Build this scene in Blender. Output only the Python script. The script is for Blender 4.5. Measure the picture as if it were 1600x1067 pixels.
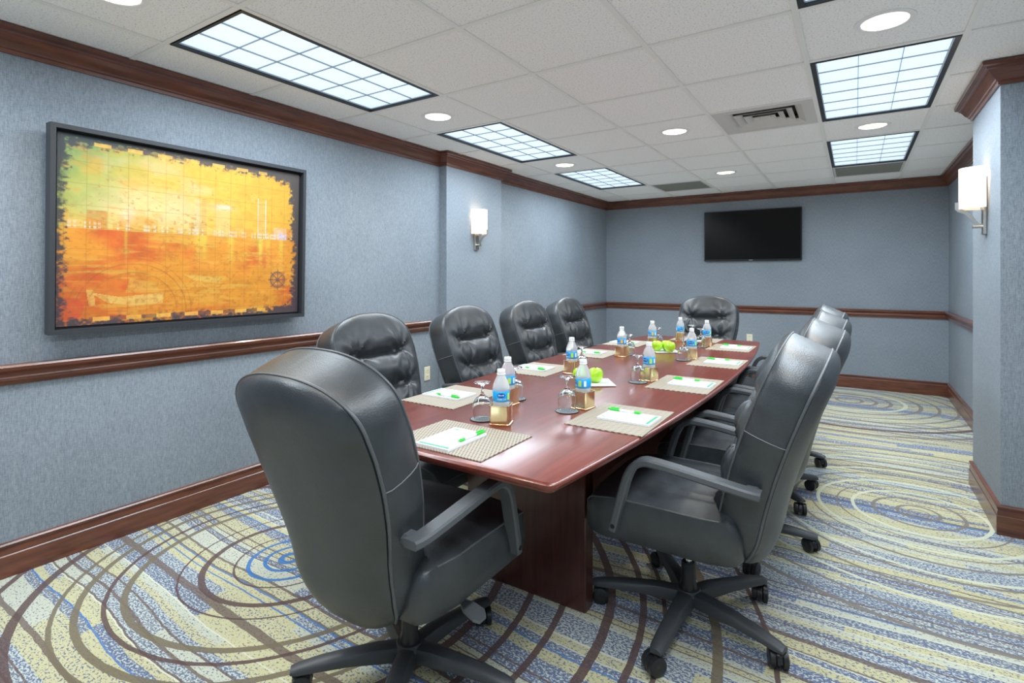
import bpy, math, random
import numpy as np
from mathutils import Vector
R = math.radians
random.seed(7)
scene = bpy.context.scene
for o in list(bpy.data.objects):
    bpy.data.objects.remove(o, do_unlink=True)
col = scene.collection

# ------------------------------------------------------------ camera
FPX = 828.0
YAW = math.atan2(536.0, FPX)
CAMZ = 1.28
cd = bpy.data.cameras.new('camera')
cam = bpy.data.objects.new('camera', cd)
col.objects.link(cam)
cam.location = (0, 0, CAMZ)
cam.rotation_euler = (R(90), 0, YAW)
cd.sensor_width = 36
cd.lens = FPX / 1600 * 36
cd.shift_y = -103.0 / 1600
cd.clip_start = 0.05
scene.camera = cam

# ------------------------------------------------------------ world, exposure
w = bpy.data.worlds.new('world')
scene.world = w
w.use_nodes = True
w.node_tree.nodes['Background'].inputs[0].default_value = (0.6, 0.75, 1, 1)
w.node_tree.nodes['Background'].inputs[1].default_value = 0.3
vs = scene.view_settings
vs.view_transform = 'Standard'
vs.look = 'None'
vs.gamma = 1
vs.use_curve_mapping = False
vs.exposure = 0.52
scene.cycles.diffuse_bounces = 6
scene.cycles.use_fast_gi = True
scene.cycles.fast_gi_method = 'ADD'
w.light_settings.ao_factor = 0.12
w.light_settings.distance = 0.7
TROFFER_W = 19.0
DOWN_W = 4.0
SCONCE_W = 0.45

# room dimensions (metres)
H = 2.33
XL, XR, YB, YN = -3.03, 0.83, 7.2, -1.2
CLX, CLY0, CLY1 = -2.95, 3.52, 4.36      # left column
CRX, CRY0, CRY1 = 0.605, 3.52, 4.25      # right column
GX = [-0.20 + 0.607 * k for k in range(-5, 3)]
GY = [1.16 + 0.61 * k for k in range(-4, 11)]

# ------------------------------------------------------------ mesh helpers
class MB:
    def __init__(s):
        s.v = []; s.f = []
    def add(s, vs_, fs):
        n = len(s.v)
        s.v += [tuple(p) for p in vs_]
        s.f += [tuple(i + n for i in f) for f in fs]
        return s
    def box(s, x0, x1, y0, y1, z0, z1, bev=0.0):
        if bev <= 0:
            v = [(x0,y0,z0),(x1,y0,z0),(x1,y1,z0),(x0,y1,z0),(x0,y0,z1),(x1,y0,z1),(x1,y1,z1),(x0,y1,z1)]
            return s.add(v, [(3,2,1,0),(4,5,6,7),(0,1,5,4),(1,2,6,5),(2,3,7,6),(3,0,4,7)])
        b = bev
        def ring(d, z):
            return [(x0+d,y0+b,z) if False else p for p in
                    [(x0+b+0*d, y0+d, z), (x1-b, y0+d, z), (x1-d, y0+b, z), (x1-d, y1-b, z),
                     (x1-b, y1-d, z), (x0+b, y1-d, z), (x0+d, y1-b, z), (x0+d, y0+b, z)]]
        v = ring(b*.999, z0) + ring(0, z0+b) + ring(0, z1-b) + ring(b*.999, z1)
        f = [tuple(range(7, -1, -1)), tuple(range(24, 32))]
        for k in range(3):
            for i in range(8):
                j = (i+1) % 8
                f.append((k*8+i, k*8+j, (k+1)*8+j, (k+1)*8+i))
        return s.add(v, f)
    def lathe(s, prof, n=24, c=(0,0,0), close=False):
        v = []; f = []
        m = len(prof)
        for r, z in prof:
            for i in range(n):
                a = 2*math.pi*i/n
                v.append((c[0]+r*math.cos(a), c[1]+r*math.sin(a), c[2]+z))
        for k in range(m-1 if not close else m):
            k2 = (k+1) % m
            for i in range(n):
                j = (i+1) % n
                f.append((k*n+i, k*n+j, k2*n+j, k2*n+i))
        if not close:
            if prof[0][0] > 1e-6: f.append(tuple(range(n-1, -1, -1)))
            if prof[-1][0] > 1e-6: f.append(tuple((m-1)*n+i for i in range(n)))
        return s.add(v, f)
    def cyl(s, c, r, h, n=20, axis='z'):
        m = MB().lathe([(r, -h/2), (r, h/2)], n)
        if axis == 'x': vv = [(p[2]+c[0], p[1]+c[1], -p[0]+c[2]) for p in m.v]
        elif axis == 'y': vv = [(p[0]+c[0], p[2]+c[1], -p[1]+c[2]) for p in m.v]
        else: vv = [(p[0]+c[0], p[1]+c[1], p[2]+c[2]) for p in m.v]
        return s.add(vv, m.f)
    def tube(s, pts, r, n=8, closed=False, sec=None, up=(0,0,1)):
        """sweep a round (or given 2D) section along pts; r may be a list"""
        P = [Vector(p) for p in pts]
        m = len(P)
        v = []; f = []
        upv = Vector(up)
        for k in range(m):
            if closed: t = P[(k+1) % m] - P[k-1]
            else: t = P[min(k+1, m-1)] - P[max(k-1, 0)]
            t.normalize()
            a = t.cross(upv)
            if a.length < 1e-4: a = t.cross(Vector((1, 0.1, 0)))
            a.normalize()
            b = a.cross(t).normalized()
            rr = r[k] if isinstance(r, (list, tuple)) else r
            if sec is None:
                ring = [(math.cos(2*math.pi*i/n)*rr, math.sin(2*math.pi*i/n)*rr) for i in range(n)]
            else:
                ring = [(q[0]*rr, q[1]*rr) for q in sec]
            for q in ring:
                v.append(P[k] + a*q[0] + b*q[1])
        n = len(ring)
        for k in range(m if closed else m-1):
            k2 = (k+1) % m
            for i in range(n):
                j = (i+1) % n
                f.append((k*n+i, k*n+j, k2*n+j, k2*n+i))
        if not closed:
            f.append(tuple(range(n-1, -1, -1)))
            f.append(tuple((m-1)*n+i for i in range(n)))
        return s.add(v, f)
    def loops(s, rows, caps=True):
        """closed rings joined row to row"""
        n = len(rows[0]); m = len(rows)
        v = [p for r_ in rows for p in r_]
        f = []
        for k in range(m-1):
            for i in range(n):
                j = (i+1) % n
                f.append((k*n+i, k*n+j, (k+1)*n+j, (k+1)*n+i))
        if caps:
            f.append(tuple(range(n-1, -1, -1)))
            f.append(tuple((m-1)*n+i for i in range(n)))
        return s.add(v, f)
    def sweep(s, path, prof, closed=False):
        """profile (inward offset, z) swept along an XY polyline with mitres; interior on the left"""
        m = len(path)
        rows = []
        for k in range(m):
            p = Vector(path[k])
            def nrm(a, b):
                d = (Vector(b)-Vector(a)).normalized()
                return Vector((-d.y, d.x))
            if closed or 0 < k < m-1:
                n1 = nrm(path[k-1], path[k]); n2 = nrm(path[k], path[(k+1) % m])
                mt = (n1+n2) / (1+n1.dot(n2))
            elif k == 0: mt = nrm(path[0], path[1])
            else: mt = nrm(path[k-1], path[k])
            rows.append([(p.x+mt.x*d, p.y+mt.y*d, z) for d, z in prof])
        if closed: rows.append(rows[0])
        return s.loops(rows, caps=not closed)
    def build(s, name, material, parent=None, smooth=None):
        me = bpy.data.meshes.new(name)
        me.from_pydata([tuple(p) for p in s.v], [], s.f)
        me.validate()
        import bmesh
        bm = bmesh.new(); bm.from_mesh(me)
        bmesh.ops.recalc_face_normals(bm, faces=bm.faces)
        bm.to_mesh(me); bm.free()
        if smooth is not None:
            me.polygons.foreach_set('use_smooth', [True]*len(me.polygons))
            me.set_sharp_from_angle(angle=R(smooth))
        if material is not None: me.materials.append(M[material] if isinstance(material, str) else material)
        o = bpy.data.objects.new(name, me)
        col.objects.link(o)
        if parent is not None: o.parent = parent
        return o

def empty(name, loc=(0,0,0), rz=0.0):
    o = bpy.data.objects.new(name, None)
    o.empty_display_size = 0.05
    col.objects.link(o)
    o.location = loc; o.rotation_euler = (0, 0, rz)
    return o
def tag(o, label, cat, group=None):
    o['label'] = label; o['category'] = cat
    if group: o['group'] = group
    return o
def struct(o):
    o['kind'] = 'structure'
    return o
def copy_tree(o, parent=None):
    c = o.copy(); col.objects.link(c)
    if parent is not None: c.parent = parent
    for ch in list(o.children): copy_tree(ch, c)
    return c

# ------------------------------------------------------------ materials
M = {}
class NT:
    def __init__(s, name):
        m = bpy.data.materials.new(name); m.use_nodes = True
        s.m = m; s.t = m.node_tree; s.n = s.t.nodes
        s.b = s.n['Principled BSDF']
        M[name] = m
    def node(s, typ, **kw):
        n = s.n.new(typ)
        for k, v in kw.items():
            if k.startswith('i_'):
                n.inputs[int(k[2:])].default_value = v
            else: setattr(n, k, v)
        return n
    def link(s, a, b): s.t.links.new(a, b)
    def math(s, op, a, b=None, c=None, clamp=False):
        n = s.n.new('ShaderNodeMath'); n.operation = op; n.use_clamp = clamp
        for i, x in enumerate((a, b, c)):
            if x is None: continue
            if isinstance(x, (int, float)): n.inputs[i].default_value = x
            else: s.link(x, n.inputs[i])
        return n.outputs[0]
    def mix(s, fac, a, b):
        n = s.n.new('ShaderNodeMix'); n.data_type = 'RGBA'
        for i, x in ((0, fac), (6, a), (7, b)):
            if isinstance(x, (int, float)): n.inputs[i].default_value = x
            elif isinstance(x, tuple): n.inputs[i].default_value = x if len(x) == 4 else x+(1,)
            else: s.link(x, n.inputs[i])
        return n.outputs[2]
    def ramp(s, fac, stops, interp='LINEAR'):
        n = s.n.new('ShaderNodeValToRGB'); n.color_ramp.interpolation = interp
        cr = n.color_ramp
        while len(cr.elements) < len(stops): cr.elements.new(0.5)
        for e, (p, c) in zip(cr.elements, stops):
            e.position = p; e.color = c if len(c) == 4 else c+(1,)
        s.link(fac, n.inputs[0])
        return n
    def noise(s, vec, scale, detail=3, rough=0.5):
        n = s.n.new('ShaderNodeTexNoise')
        n.inputs['Scale'].default_value = scale; n.inputs['Detail'].default_value = detail
        n.inputs['Roughness'].default_value = rough
        if vec is not None: s.link(vec, n.inputs['Vector'])
        return n
    def coords(s, scale=(1,1,1), kind='Object'):
        tc = s.n.new('ShaderNodeTexCoord'); mp = s.n.new('ShaderNodeMapping')
        mp.inputs['Scale'].default_value = scale
        s.link(tc.outputs[kind], mp.inputs[0])
        return mp.outputs[0]
    def bump(s, h, strength=0.2, dist=0.01):
        n = s.n.new('ShaderNodeBump')
        n.inputs['Strength'].default_value = strength; n.inputs['Distance'].default_value = dist
        s.link(h, n.inputs['Height']); s.link(n.outputs[0], s.b.inputs['Normal'])
    def set(s, **kw):
        names = dict(color='Base Color', rough='Roughness', metal='Metallic', spec='Specular IOR Level', ior='IOR',
                     trans='Transmission Weight', coat='Coat Weight', coatr='Coat Roughness', ecol='Emission Color',
                     estr='Emission Strength', sheen='Sheen Weight', alpha='Alpha', sss='Subsurface Weight')
        for k, v in kw.items():
            i = s.b.inputs[names[k]]
            if isinstance(v, tuple): i.default_value = v if len(v) == 4 else v+(1,)
            elif isinstance(v, (int, float)): i.default_value = v
            else: s.link(v, i)
        return s
def plain(name, color, rough=0.5, **kw):
    return NT(name).set(color=color, rough=rough, **kw)

# wall vinyl: woven blue grey
t = NT('wallcovering')
c1 = t.noise(t.coords((60, 60, 500)), 1.0, 2)
c2 = t.noise(t.coords((420, 420, 40)), 1.0, 2)
c3 = t.noise(t.coords((1, 1, 1)), 2.0, 2)
s_ = t.math('ADD', t.math('MULTIPLY', c1.outputs[0], 0.45), t.math('MULTIPLY', c2.outputs[0], 0.55))
s2 = t.math('ADD', s_, t.math('MULTIPLY', t.math('SUBTRACT', c3.outputs[0], 0.5), 0.15))
rp = t.ramp(s2, [(0.32, (0.135, 0.160, 0.186)), (0.68, (0.300, 0.340, 0.382))])
t.set(color=rp.outputs[0], rough=0.6); t.bump(s_, 0.25, 0.002)

# dark stained timber trims
def wood(name, dark, light, sc, rough=0.3, coat=0.3):
    t = NT(name)
    n1 = t.noise(t.coords(sc), 1.0, 5, 0.6)
    n2 = t.noise(t.coords((3, 3, 3)), 1.0, 2)
    f = t.math('ADD', t.math('MULTIPLY', n1.outputs[0], 0.75), t.math('MULTIPLY', n2.outputs[0], 0.25))
    rp = t.ramp(f, [(0.3, dark), (0.7, light)])
    t.set(color=rp.outputs[0], rough=rough, coat=coat, coatr=0.15)
    return t
wood('trim_wood', (0.065, 0.020, 0.011), (0.185, 0.062, 0.033), (5, 5, 40), 0.32, 0.4)
wood('table_wood', (0.092, 0.014, 0.009), (0.200, 0.036, 0.021), (45, 3, 45), 0.30, 0.28)
wood('table_base_wood', (0.030, 0.009, 0.007), (0.075, 0.022, 0.016), (60, 60, 3), 0.3, 0.3)

# ceiling
t = NT('ceiling_tile')
n1 = t.noise(t.coords((1, 1, 1)), 120, 3, 0.7)
n2 = t.noise(t.coords((1, 1, 1)), 260, 2, 0.6)
rp = t.ramp(n1.outputs[0], [(0.34, (0.52, 0.52, 0.51)), (0.45, (0.82, 0.815, 0.80)), (1, (0.88, 0.875, 0.86))])
t.set(color=rp.outputs[0], rough=0.95); t.bump(n2.outputs[0], 0.4, 0.004)
plain('grid_paint', (0.74, 0.74, 0.71), 0.5)
plain('white_paint', (0.75, 0.75, 0.74), 0.5)
plain('slab', (0.4, 0.4, 0.4), 0.9)
plain('dark_frame', (0.012, 0.015, 0.02), 0.4)
plain('louvre', (0.36, 0.42, 0.48), 0.4)
plain('lens', (0.8, 0.85, 0.9), 0.5, ecol=(0.68, 0.86, 1.0), estr=0.52)
plain('downlight_lamp', (0.9, 0.9, 0.85), 0.5, ecol=(1.0, 0.94, 0.84), estr=1.6)
plain('downlight_can', (0.8, 0.78, 0.74), 0.35)
plain('vent_metal', (0.55, 0.54, 0.51), 0.45)
plain('vent_dark', (0.07, 0.065, 0.055), 0.8)
t = NT('grille')
br = t.node('ShaderNodeTexChecker'); br.inputs['Scale'].default_value = 1.0
t.link(t.coords((90, 90, 0)), br.inputs[0])
br.inputs[1].default_value = (0.30, 0.30, 0.27, 1); br.inputs[2].default_value = (0.12, 0.12, 0.105, 1)
t.set(color=br.outputs[0], rough=0.7)

# leather
t = NT('leather')
vo = t.node('ShaderNodeTexVoronoi'); vo.inputs['Scale'].default_value = 260
t.link(t.coords(), vo.inputs['Vector'])
n1 = t.noise(t.coords(), 9, 4, 0.6)
rp = t.ramp(n1.outputs[0], [(0.3, (0.017, 0.021, 0.024)), (0.75, (0.034, 0.041, 0.048))])
rr = t.ramp(n1.outputs[0], [(0.3, (0.37,)*3), (0.7, (0.48,)*3)])
hh = t.math('ADD', t.math('MULTIPLY', vo.outputs[0], 0.25), t.math('MULTIPLY', n1.outputs[0], 1.0))
t.set(color=rp.outputs[0], rough=rr.outputs[0], spec=0.8, coat=0.06, coatr=0.3); t.bump(hh, 0.22, 0.006)
plain('thread', (0.16, 0.17, 0.175), 0.6)
plain('piping', (0.075, 0.082, 0.088), 0.45)
plain('arm_plastic', (0.075, 0.083, 0.090), 0.5)
plain('base_plastic', (0.040, 0.043, 0.048), 0.45)
plain('caster_plastic', (0.014, 0.015, 0.017), 0.35)
plain('bolt', (0.004, 0.004, 0.004), 0.6)
plain('chrome', (0.75, 0.76, 0.78), 0.15, metal=1.0)
plain('lever', (0.10, 0.11, 0.12), 0.4)

# table things
t = NT('placemat')
def weave(t, k, a, b, c):
    ck = t.node('ShaderNodeTexChecker'); ck.inputs['Scale'].default_value = 1.0
    t.link(t.coords((k, k*0.5, 0)), ck.inputs[0])
    ck.inputs[1].default_value = a; ck.inputs[2].default_value = b
    wv = t.node('ShaderNodeTexWave'); wv.inputs['Scale'].default_value = k*0.16
    wv.bands_direction = 'X'
    t.link(t.coords(), wv.inputs[0])
    m = t.mix(t.math('MULTIPLY', wv.outputs['Fac'], 0.35), ck.outputs[0], c)
    t.set(color=m, rough=0.6); t.bump(ck.outputs[1], 0.5, 0.001)
weave(t, 170, (0.41, 0.36, 0.285, 1), (0.14, 0.118, 0.09, 1), (0.46, 0.41, 0.33))
plain('paper', (0.74, 0.75, 0.77), 0.6)
plain('print_green', (0.03, 0.36, 0.17), 0.6)
plain('pen_green', (0.03, 0.60, 0.04), 0.3)
plain('pen_white', (0.80, 0.82, 0.82), 0.3)
plain('gold', (0.92, 0.73, 0.46), 0.20, metal=1.0)
t = NT('bottle_plastic')
t.set(color=(0.95, 0.98, 1.0), rough=0.10, trans=0.68, ior=1.12, coat=0.4, coatr=0.05)
t = NT('clear_glass'); t.set(color=(0.97, 0.98, 0.98), rough=0.0, trans=1.0, ior=1.35)
plain('cap_white', (0.85, 0.87, 0.88), 0.4)
plain('label_blue', (0.012, 0.36, 0.78), 0.35)
plain('label_navy', (0.01, 0.06, 0.34), 0.4)
plain('label_white', (0.85, 0.9, 0.92), 0.4)
plain('label_lime', (0.50, 0.75, 0.12), 0.4)
plain('label_orange', (0.95, 0.50, 0.05), 0.4)
plain('coaster_rim', (0.02, 0.023, 0.027), 0.5)
t = NT('coaster_paper')
n1 = t.noise(t.coords(), 330, 2)
t.set(color=t.ramp(n1.outputs[0], [(0.45, (0.10, 0.12, 0.14)), (0.6, (0.42, 0.46, 0.48))]).outputs[0], rough=0.8)
plain('china', (0.82, 0.82, 0.80), 0.15, coat=0.3)
t = NT('apple_skin')
n1 = t.noise(t.coords(), 25, 3)
t.set(color=t.ramp(n1.outputs[0], [(0.3, (0.30, 0.62, 0.015)), (0.7, (0.50, 0.78, 0.05))]).outputs[0], rough=0.25, coat=0.3)
plain('apple_stem', (0.07, 0.04, 0.015), 0.8)
plain('brushed_nickel', (0.55, 0.53, 0.49), 0.3, metal=1.0)
plain('shade_glass', (0.85, 0.80, 0.72), 0.35, ecol=(1.0, 0.74, 0.52), estr=0.26)
plain('tv_black', (0.006, 0.006, 0.007), 0.35)
plain('tv_screen', (0.001, 0.001, 0.0012), 0.22, spec=0.25)
plain('picture_frame', (0.035, 0.038, 0.043), 0.4)
plain('picture_frame_gap', (0.004, 0.004, 0.005), 0.7)
plain('ivory', (0.72, 0.68, 0.52), 0.4)
plain('slot_dark', (0.02, 0.02, 0.02), 0.6)

# carpet
def carpet():
    t = NT('carpet')
    tc = t.n.new('ShaderNodeTexCoord'); sp = t.n.new('ShaderNodeSeparateXYZ')
    P = tc.outputs['Object']; t.link(P, sp.inputs[0])
    x, y = sp.outputs[0], sp.outputs[1]
    def comb(a, b):
        c = t.n.new('ShaderNodeCombineXYZ')
        for i, q in enumerate((a, b)):
            if isinstance(q, (int, float)): c.inputs[i].default_value = q
            else: t.link(q, c.inputs[i])
        return c.outputs[0]
    big = t.noise(comb(t.math('MULTIPLY', x, 0.8), t.math('MULTIPLY', y, 0.8)), 1.0, 1)
    edge = t.noise(comb(t.math('MULTIPLY', x, 14), t.math('MULTIPLY', y, 14)), 1.0, 2)
    yw = t.math('ADD', y, t.math('MULTIPLY', t.math('SUBTRACT', big.outputs[0], 0.5), 0.22))
    yw = t.math('ADD', yw, t.math('MULTIPLY', t.math('SUBTRACT', edge.outputs[0], 0.5), 0.012))
    # uneven stripe widths
    yv = t.math('ADD', yw, t.math('MULTIPLY', t.math('SINE', t.math('MULTIPLY', yw, 31.0)), 0.016))
    yv = t.math('ADD', yv, t.math('MULTIPLY', t.math('SINE', t.math('MULTIPLY', yw, 13.7)), 0.020))
    q = t.math('DIVIDE', yv, 0.043)
    row = t.math('FLOOR', q)
    fr = t.math('FRACT', q)
    def wn(a, b):
        n = t.n.new('ShaderNodeTexWhiteNoise'); n.noise_dimensions = '2D'
        t.link(comb(a, b), n.inputs['Vector'])
        return n.outputs[0]
    r0 = wn(row, 3.3)
    seg = t.math('FLOOR', t.math('ADD', t.math('MULTIPLY', x, 0.9), t.math('MULTIPLY', r0, 9.0)))
    r1 = wn(row, t.math('ADD', seg, 0.5))
    r2 = wn(row, t.math('ADD', seg, 77.5))
    sv = comb(t.math('MULTIPLY', x, 95), t.math('MULTIPLY', y, 150))
    spk = t.noise(sv, 1.0, 2, 0.6).outputs[0]
    spk2 = t.noise(comb(t.math('MULTIPLY', x, 40), t.math('MULTIPLY', y, 60)), 1.0, 2, 0.6).outputs[0]
    cream = t.mix(t.math('MULTIPLY', spk2, 1.0), (0.47, 0.42, 0.20), (0.42, 0.43, 0.30))
    pale = (0.42, 0.46, 0.43)
    blue = t.mix(r2, (0.045, 0.075, 0.185), (0.085, 0.098, 0.15))
    # fraction of blue tufts for this stripe segment
    dens = t.ramp(r1, [(0.0, (0.405,)*3), (0.20, (0.44,)*3), (0.44, (0.51,)*3), (0.64, (0.55,)*3), (0.86, (0.41,)*3)], 'CONSTANT').outputs[0]
    mask = t.math('MULTIPLY', t.math('SUBTRACT', t.math('ADD', dens, 0.0), spk), 16.0)
    mask = t.math('ADD', mask, 0.4, clamp=True)
    base = t.mix(t.ramp(r1, [(0, (0,)*3), (0.44, (1,)*3), (0.86, (0.6,)*3)], 'CONSTANT').outputs[0], cream, pale)
    c = t.mix(t.math('MULTIPLY', mask, 0.9), base, blue)
    # thin lines on stripe borders
    line = t.math('MULTIPLY', t.math('LESS_THAN', fr, 0.20), t.math('LESS_THAN', r0, 0.40))
    c = t.mix(t.math('MULTIPLY', line, 0.85), c, (0.105, 0.072, 0.060))
    line2 = t.math('MULTIPLY', t.math('GREATER_THAN', fr, 0.84), t.math('GREATER_THAN', r0, 0.68))
    c = t.mix(t.math('MULTIPLY', line2, 0.8), c, (0.54, 0.55, 0.44))
    line3 = t.math('MULTIPLY', t.math('GREATER_THAN', fr, 0.80), t.math('MULTIPLY', t.math('GREATER_THAN', r0, 0.5), t.math('LESS_THAN', r0, 0.62)))
    c = t.mix(t.math('MULTIPLY', line3, 0.85), c, (0.03, 0.13, 0.36))
    # ring motifs
    BR = (0.075, 0.040, 0.038); OL = (0.13, 0.105, 0.065); BL = (0.022, 0.13, 0.36); CR = (0.50, 0.52, 0.38); GR = (0.16, 0.14, 0.12)
    rings = [
        ((-2.15, 1.47), 1.0, [(0.035, 0.02, BL), (0.10, 0.014, BL), (0.165, 0.018, BL), (0.22, 0.010, BR), (0.345, 0.020, BR), (0.43, 0.012, BR),
                         (0.60, 0.024, OL), (0.665, 0.012, BR), (0.755, 0.026, OL), (0.83, 0.016, OL), (0.95, 0.030, BR), (1.10, 0.02, BR), (1.24, 0.028, BR), (1.41, 0.034, BR), (1.54, 0.026, BR), (1.62, 0.02, BR), (1.80, 0.03, OL), (1.98, 0.02, BR)]),
        ((0.29, 3.59), 1.0, [(0.05, 0.014, GR), (0.10, 0.012, GR), (0.20, 0.02, GR), (0.30, 0.016, CR), (0.37, 0.012, GR), (0.46, 0.018, CR), (0.50, 0.012, GR), (0.58, 0.016, GR), (0.68, 0.018, CR), (0.72, 0.014, GR), (0.84, 0.02, GR), (0.93, 0.02, CR), (1.05, 0.018, GR), (1.18, 0.024, GR)]),
        ((-0.05, 6.45), 1.0, [(0.10, 0.03, GR), (0.22, 0.03, GR), (0.34, 0.03, GR), (0.46, 0.03, CR), (0.58, 0.03, GR), (0.72, 0.03, GR), (0.86, 0.03, GR), (1.0, 0.04, GR), (1.12, 0.05, BR), (1.3, 0.04, GR)]),
    ]
    for (cx, cy), sx, lst in rings:
        dx = t.math('MULTIPLY', t.math('SUBTRACT', x, cx), sx)
        dy = t.math('SUBTRACT', y, cy)
        d = t.math('SQRT', t.math('ADD', t.math('MULTIPLY', dx, dx), t.math('MULTIPLY', dy, dy)))
        d = t.math('ADD', d, t.math('MULTIPLY', t.math('SUBTRACT', big.outputs[0], 0.5), 0.10))
        d = t.math('ADD', d, t.math('MULTIPLY', t.math('SUBTRACT', edge.outputs[0], 0.5), 0.008))
        # fade by angle so each ring is thicker on one side
        for half in (lst[:9], lst[9:]):
            if not half: continue
            stops = [(0.0, (0, 0, 0, 0))]
            for r_, w_, c_ in half:
                stops.append(((r_-w_/2)/2.2, c_+(1,)))
                stops.append(((r_+w_/2)/2.2, (0, 0, 0, 0)))
            rp = t.ramp(t.math('DIVIDE', d, 2.2), stops, 'CONSTANT')
            c = t.mix(t.math('MULTIPLY', rp.outputs[1], 0.92), c, rp.outputs[0])
    pile = t.noise(comb(t.math('MULTIPLY', x, 220), t.math('MULTIPLY', y, 220)), 1.0, 2).outputs[0]
    t.set(color=c, rough=0.95, sheen=0.2, spec=0.1); t.bump(pile, 0.5, 0.004)
carpet()

# ------------------------------------------------------------ room shell
struct(MB().box(XL-.12, XR+.12, YN-.12, YB+.12, -0.10, 0.0).build('floor', 'carpet'))
WT = H + 0.22
wl = struct(MB().box(XL-.12, XL, YN-.12, YB+.12, 0, WT).build('wall_left', 'wallcovering'))
struct(MB().box(XL, CLX, CLY0, CLY1, 0, WT).build('wall_left_column', 'wallcovering'))
struct(MB().box(XL, XR, YB, YB+.12, 0, WT).build('wall_back', 'wallcovering'))
struct(MB().box(XR, XR+.12, YN-.12, YB+.12, 0, WT).build('wall_right', 'wallcovering'))
struct(MB().box(CRX, XR, CRY0, CRY1, 0, WT).build('wall_right_column', 'wallcovering'))
struct(MB().box(XL, XR, YN-.12, YN, 0, WT).build('wall_rear', 'wallcovering'))

loop = [(XL, YN), (XR, YN), (XR, CRY0), (CRX, CRY0), (CRX, CRY1), (XR, CRY1), (XR, YB), (XL, YB),
        (XL, CLY1), (CLX, CLY1), (CLX, CLY0), (XL, CLY0)]
crown = [(0, H-.105), (.010, H-.105), (.012, H-.090), (.020, H-.086), (.022, H-.078), (.034, H-.066), (.044, H-.048), (.052, H-.036),
         (.060, H-.032), (.062, H-.024), (.078, H-.018), (.080, H-.001), (0, H-.001)]
struct(MB().sweep(loop, crown, True).build('trim_1', 'trim_wood', smooth=25))
rail = [(0, .815), (.012, .815), (.014, .828), (.022, .834), (.026, .846), (.020, .856), (.020, .864), (.030, .872), (.040, .880), (.042, .892), (.036, .900), (0, .902)]
struct(MB().sweep([(XR, CRY1), (XR, YB), (XL, YB), (XL, CLY1)], rail).build('trim_2', 'trim_wood', smooth=30))
struct(MB().sweep([(XL, CLY0), (XL, YN)], rail).build('trim_3', 'trim_wood', smooth=30))
basep = [(0, 0.001), (.018, 0.001), (.018, .092), (.014, .096), (.016, .104), (.014, .112), (.012, .124), (.016, .130), (.018, .138), (.012, .144), (0, .146)]
struct(MB().sweep([(XL, YB), (XL, CLY1), (CLX, CLY1), (CLX, CLY0), (XL, CLY0), (XL, YN)], basep).build('baseboard_left', 'trim_wood', smooth=30))
struct(MB().sweep([(XR, YB), (XL, YB)], basep).build('baseboard_back', 'trim_wood', smooth=30))
struct(MB().sweep([(XR, YN), (XR, CRY0), (CRX, CRY0), (CRX, CRY1), (XR, CRY1), (XR, YB)], basep).build('baseboard_right', 'trim_wood', smooth=30))

# ceiling: slab, lay-in tiles, grid bars
ceil = struct(MB().box(XL-.12, XR+.12, YN-.12, YB+.12, H+.20, H+.26).build('ceiling', 'slab'))
xs = [XL] + [g for g in GX if XL+.05 < g < XR-.05] + [XR]
ys = [YN] + [g for g in GY if YN+.05 < g < YB-.05] + [YB]
TCOL = [-2.628, -0.20]
TROW = [-0.67, 1.16, 2.99, 4.82]
DOWN = [(-2.325, 0.855), (-2.325, 2.685), (-2.325, 4.515), (0.105, 0.855), (0.105, 2.685), (0.105, 4.515), (-1.11, 3.905), (-1.11, 5.735), (-1.11, 0.245)]
VENT = [(-0.504, 3.905)]
GRILLE = [(-1.717, 6.345), (0.105, 6.345)]
def ring_tile(name, parent, a, b):
    """tile with a round hole"""
    n = 32; r = 0.088; hx, hy = a/2, b/2
    inn = []; out = []
    for i in range(n):
        q = 2*math.pi*i/n
        c_, s_ = math.cos(q), math.sin(q)
        k = min(hx/abs(c_) if abs(c_) > 1e-9 else 9, hy/abs(s_) if abs(s_) > 1e-9 else 9)
        inn.append((r*c_, r*s_)); out.append((k*c_, k*s_))
    # snap corners
    for i in (n//8, 3*n//8, 5*n//8, 7*n//8):
        out[i] = (math.copysign(hx, out[i][0]), math.copysign(hy, out[i][1]))
    rows = [[(p[0], p[1], 0) for p in inn], [(p[0], p[1], 0) for p in out], [(p[0], p[1], .014) for p in out], [(p[0], p[1], .014) for p in inn]]
    m = MB().loops(rows + [rows[0]], caps=False)
    return m.build(name, 'ceiling_tile', parent)
tile_cache = {}
hole_proto = None
for i in range(len(xs)-1):
    for j in range(len(ys)-1):
        x0, x1, y0, y1 = xs[i], xs[i+1], ys[j], ys[j+1]
        cx, cy = (x0+x1)/2, (y0+y1)/2
        if any(abs(cx-(tx+.3035)) < .1 and ty < cy < ty+1.22 for tx in TCOL for ty in TROW): continue
        if any(abs(cx-a) < .1 and abs(cy-b) < .1 for a, b in VENT+GRILLE): continue
        a, b = x1-x0-.012, y1-y0-.012
        if any(abs(cx-p) < .1 and abs(cy-q) < .12 for p, q in DOWN):
            if hole_proto is None:
                o = ring_tile('ceiling_tile', ceil, a, b); hole_proto = o
            else:
                o = hole_proto.copy(); col.objects.link(o)
        else:
            key = (round(a, 3), round(b, 3))
            if key not in tile_cache:
                o = MB().box(-a/2, a/2, -b/2, b/2, 0, .014).build('ceiling_tile', 'ceiling_tile', ceil)
                tile_cache[key] = o
            else:
                o = tile_cache[key].copy(); col.objects.link(o)
        o.location = (cx, cy, H+.004+random.uniform(0, .002))
for g in xs[1:-1]:
    MB().box(g-.012, g+.012, YN, YB, H-.0005, H+.006).build('grid_bar', 'grid_paint', ceil)
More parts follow.
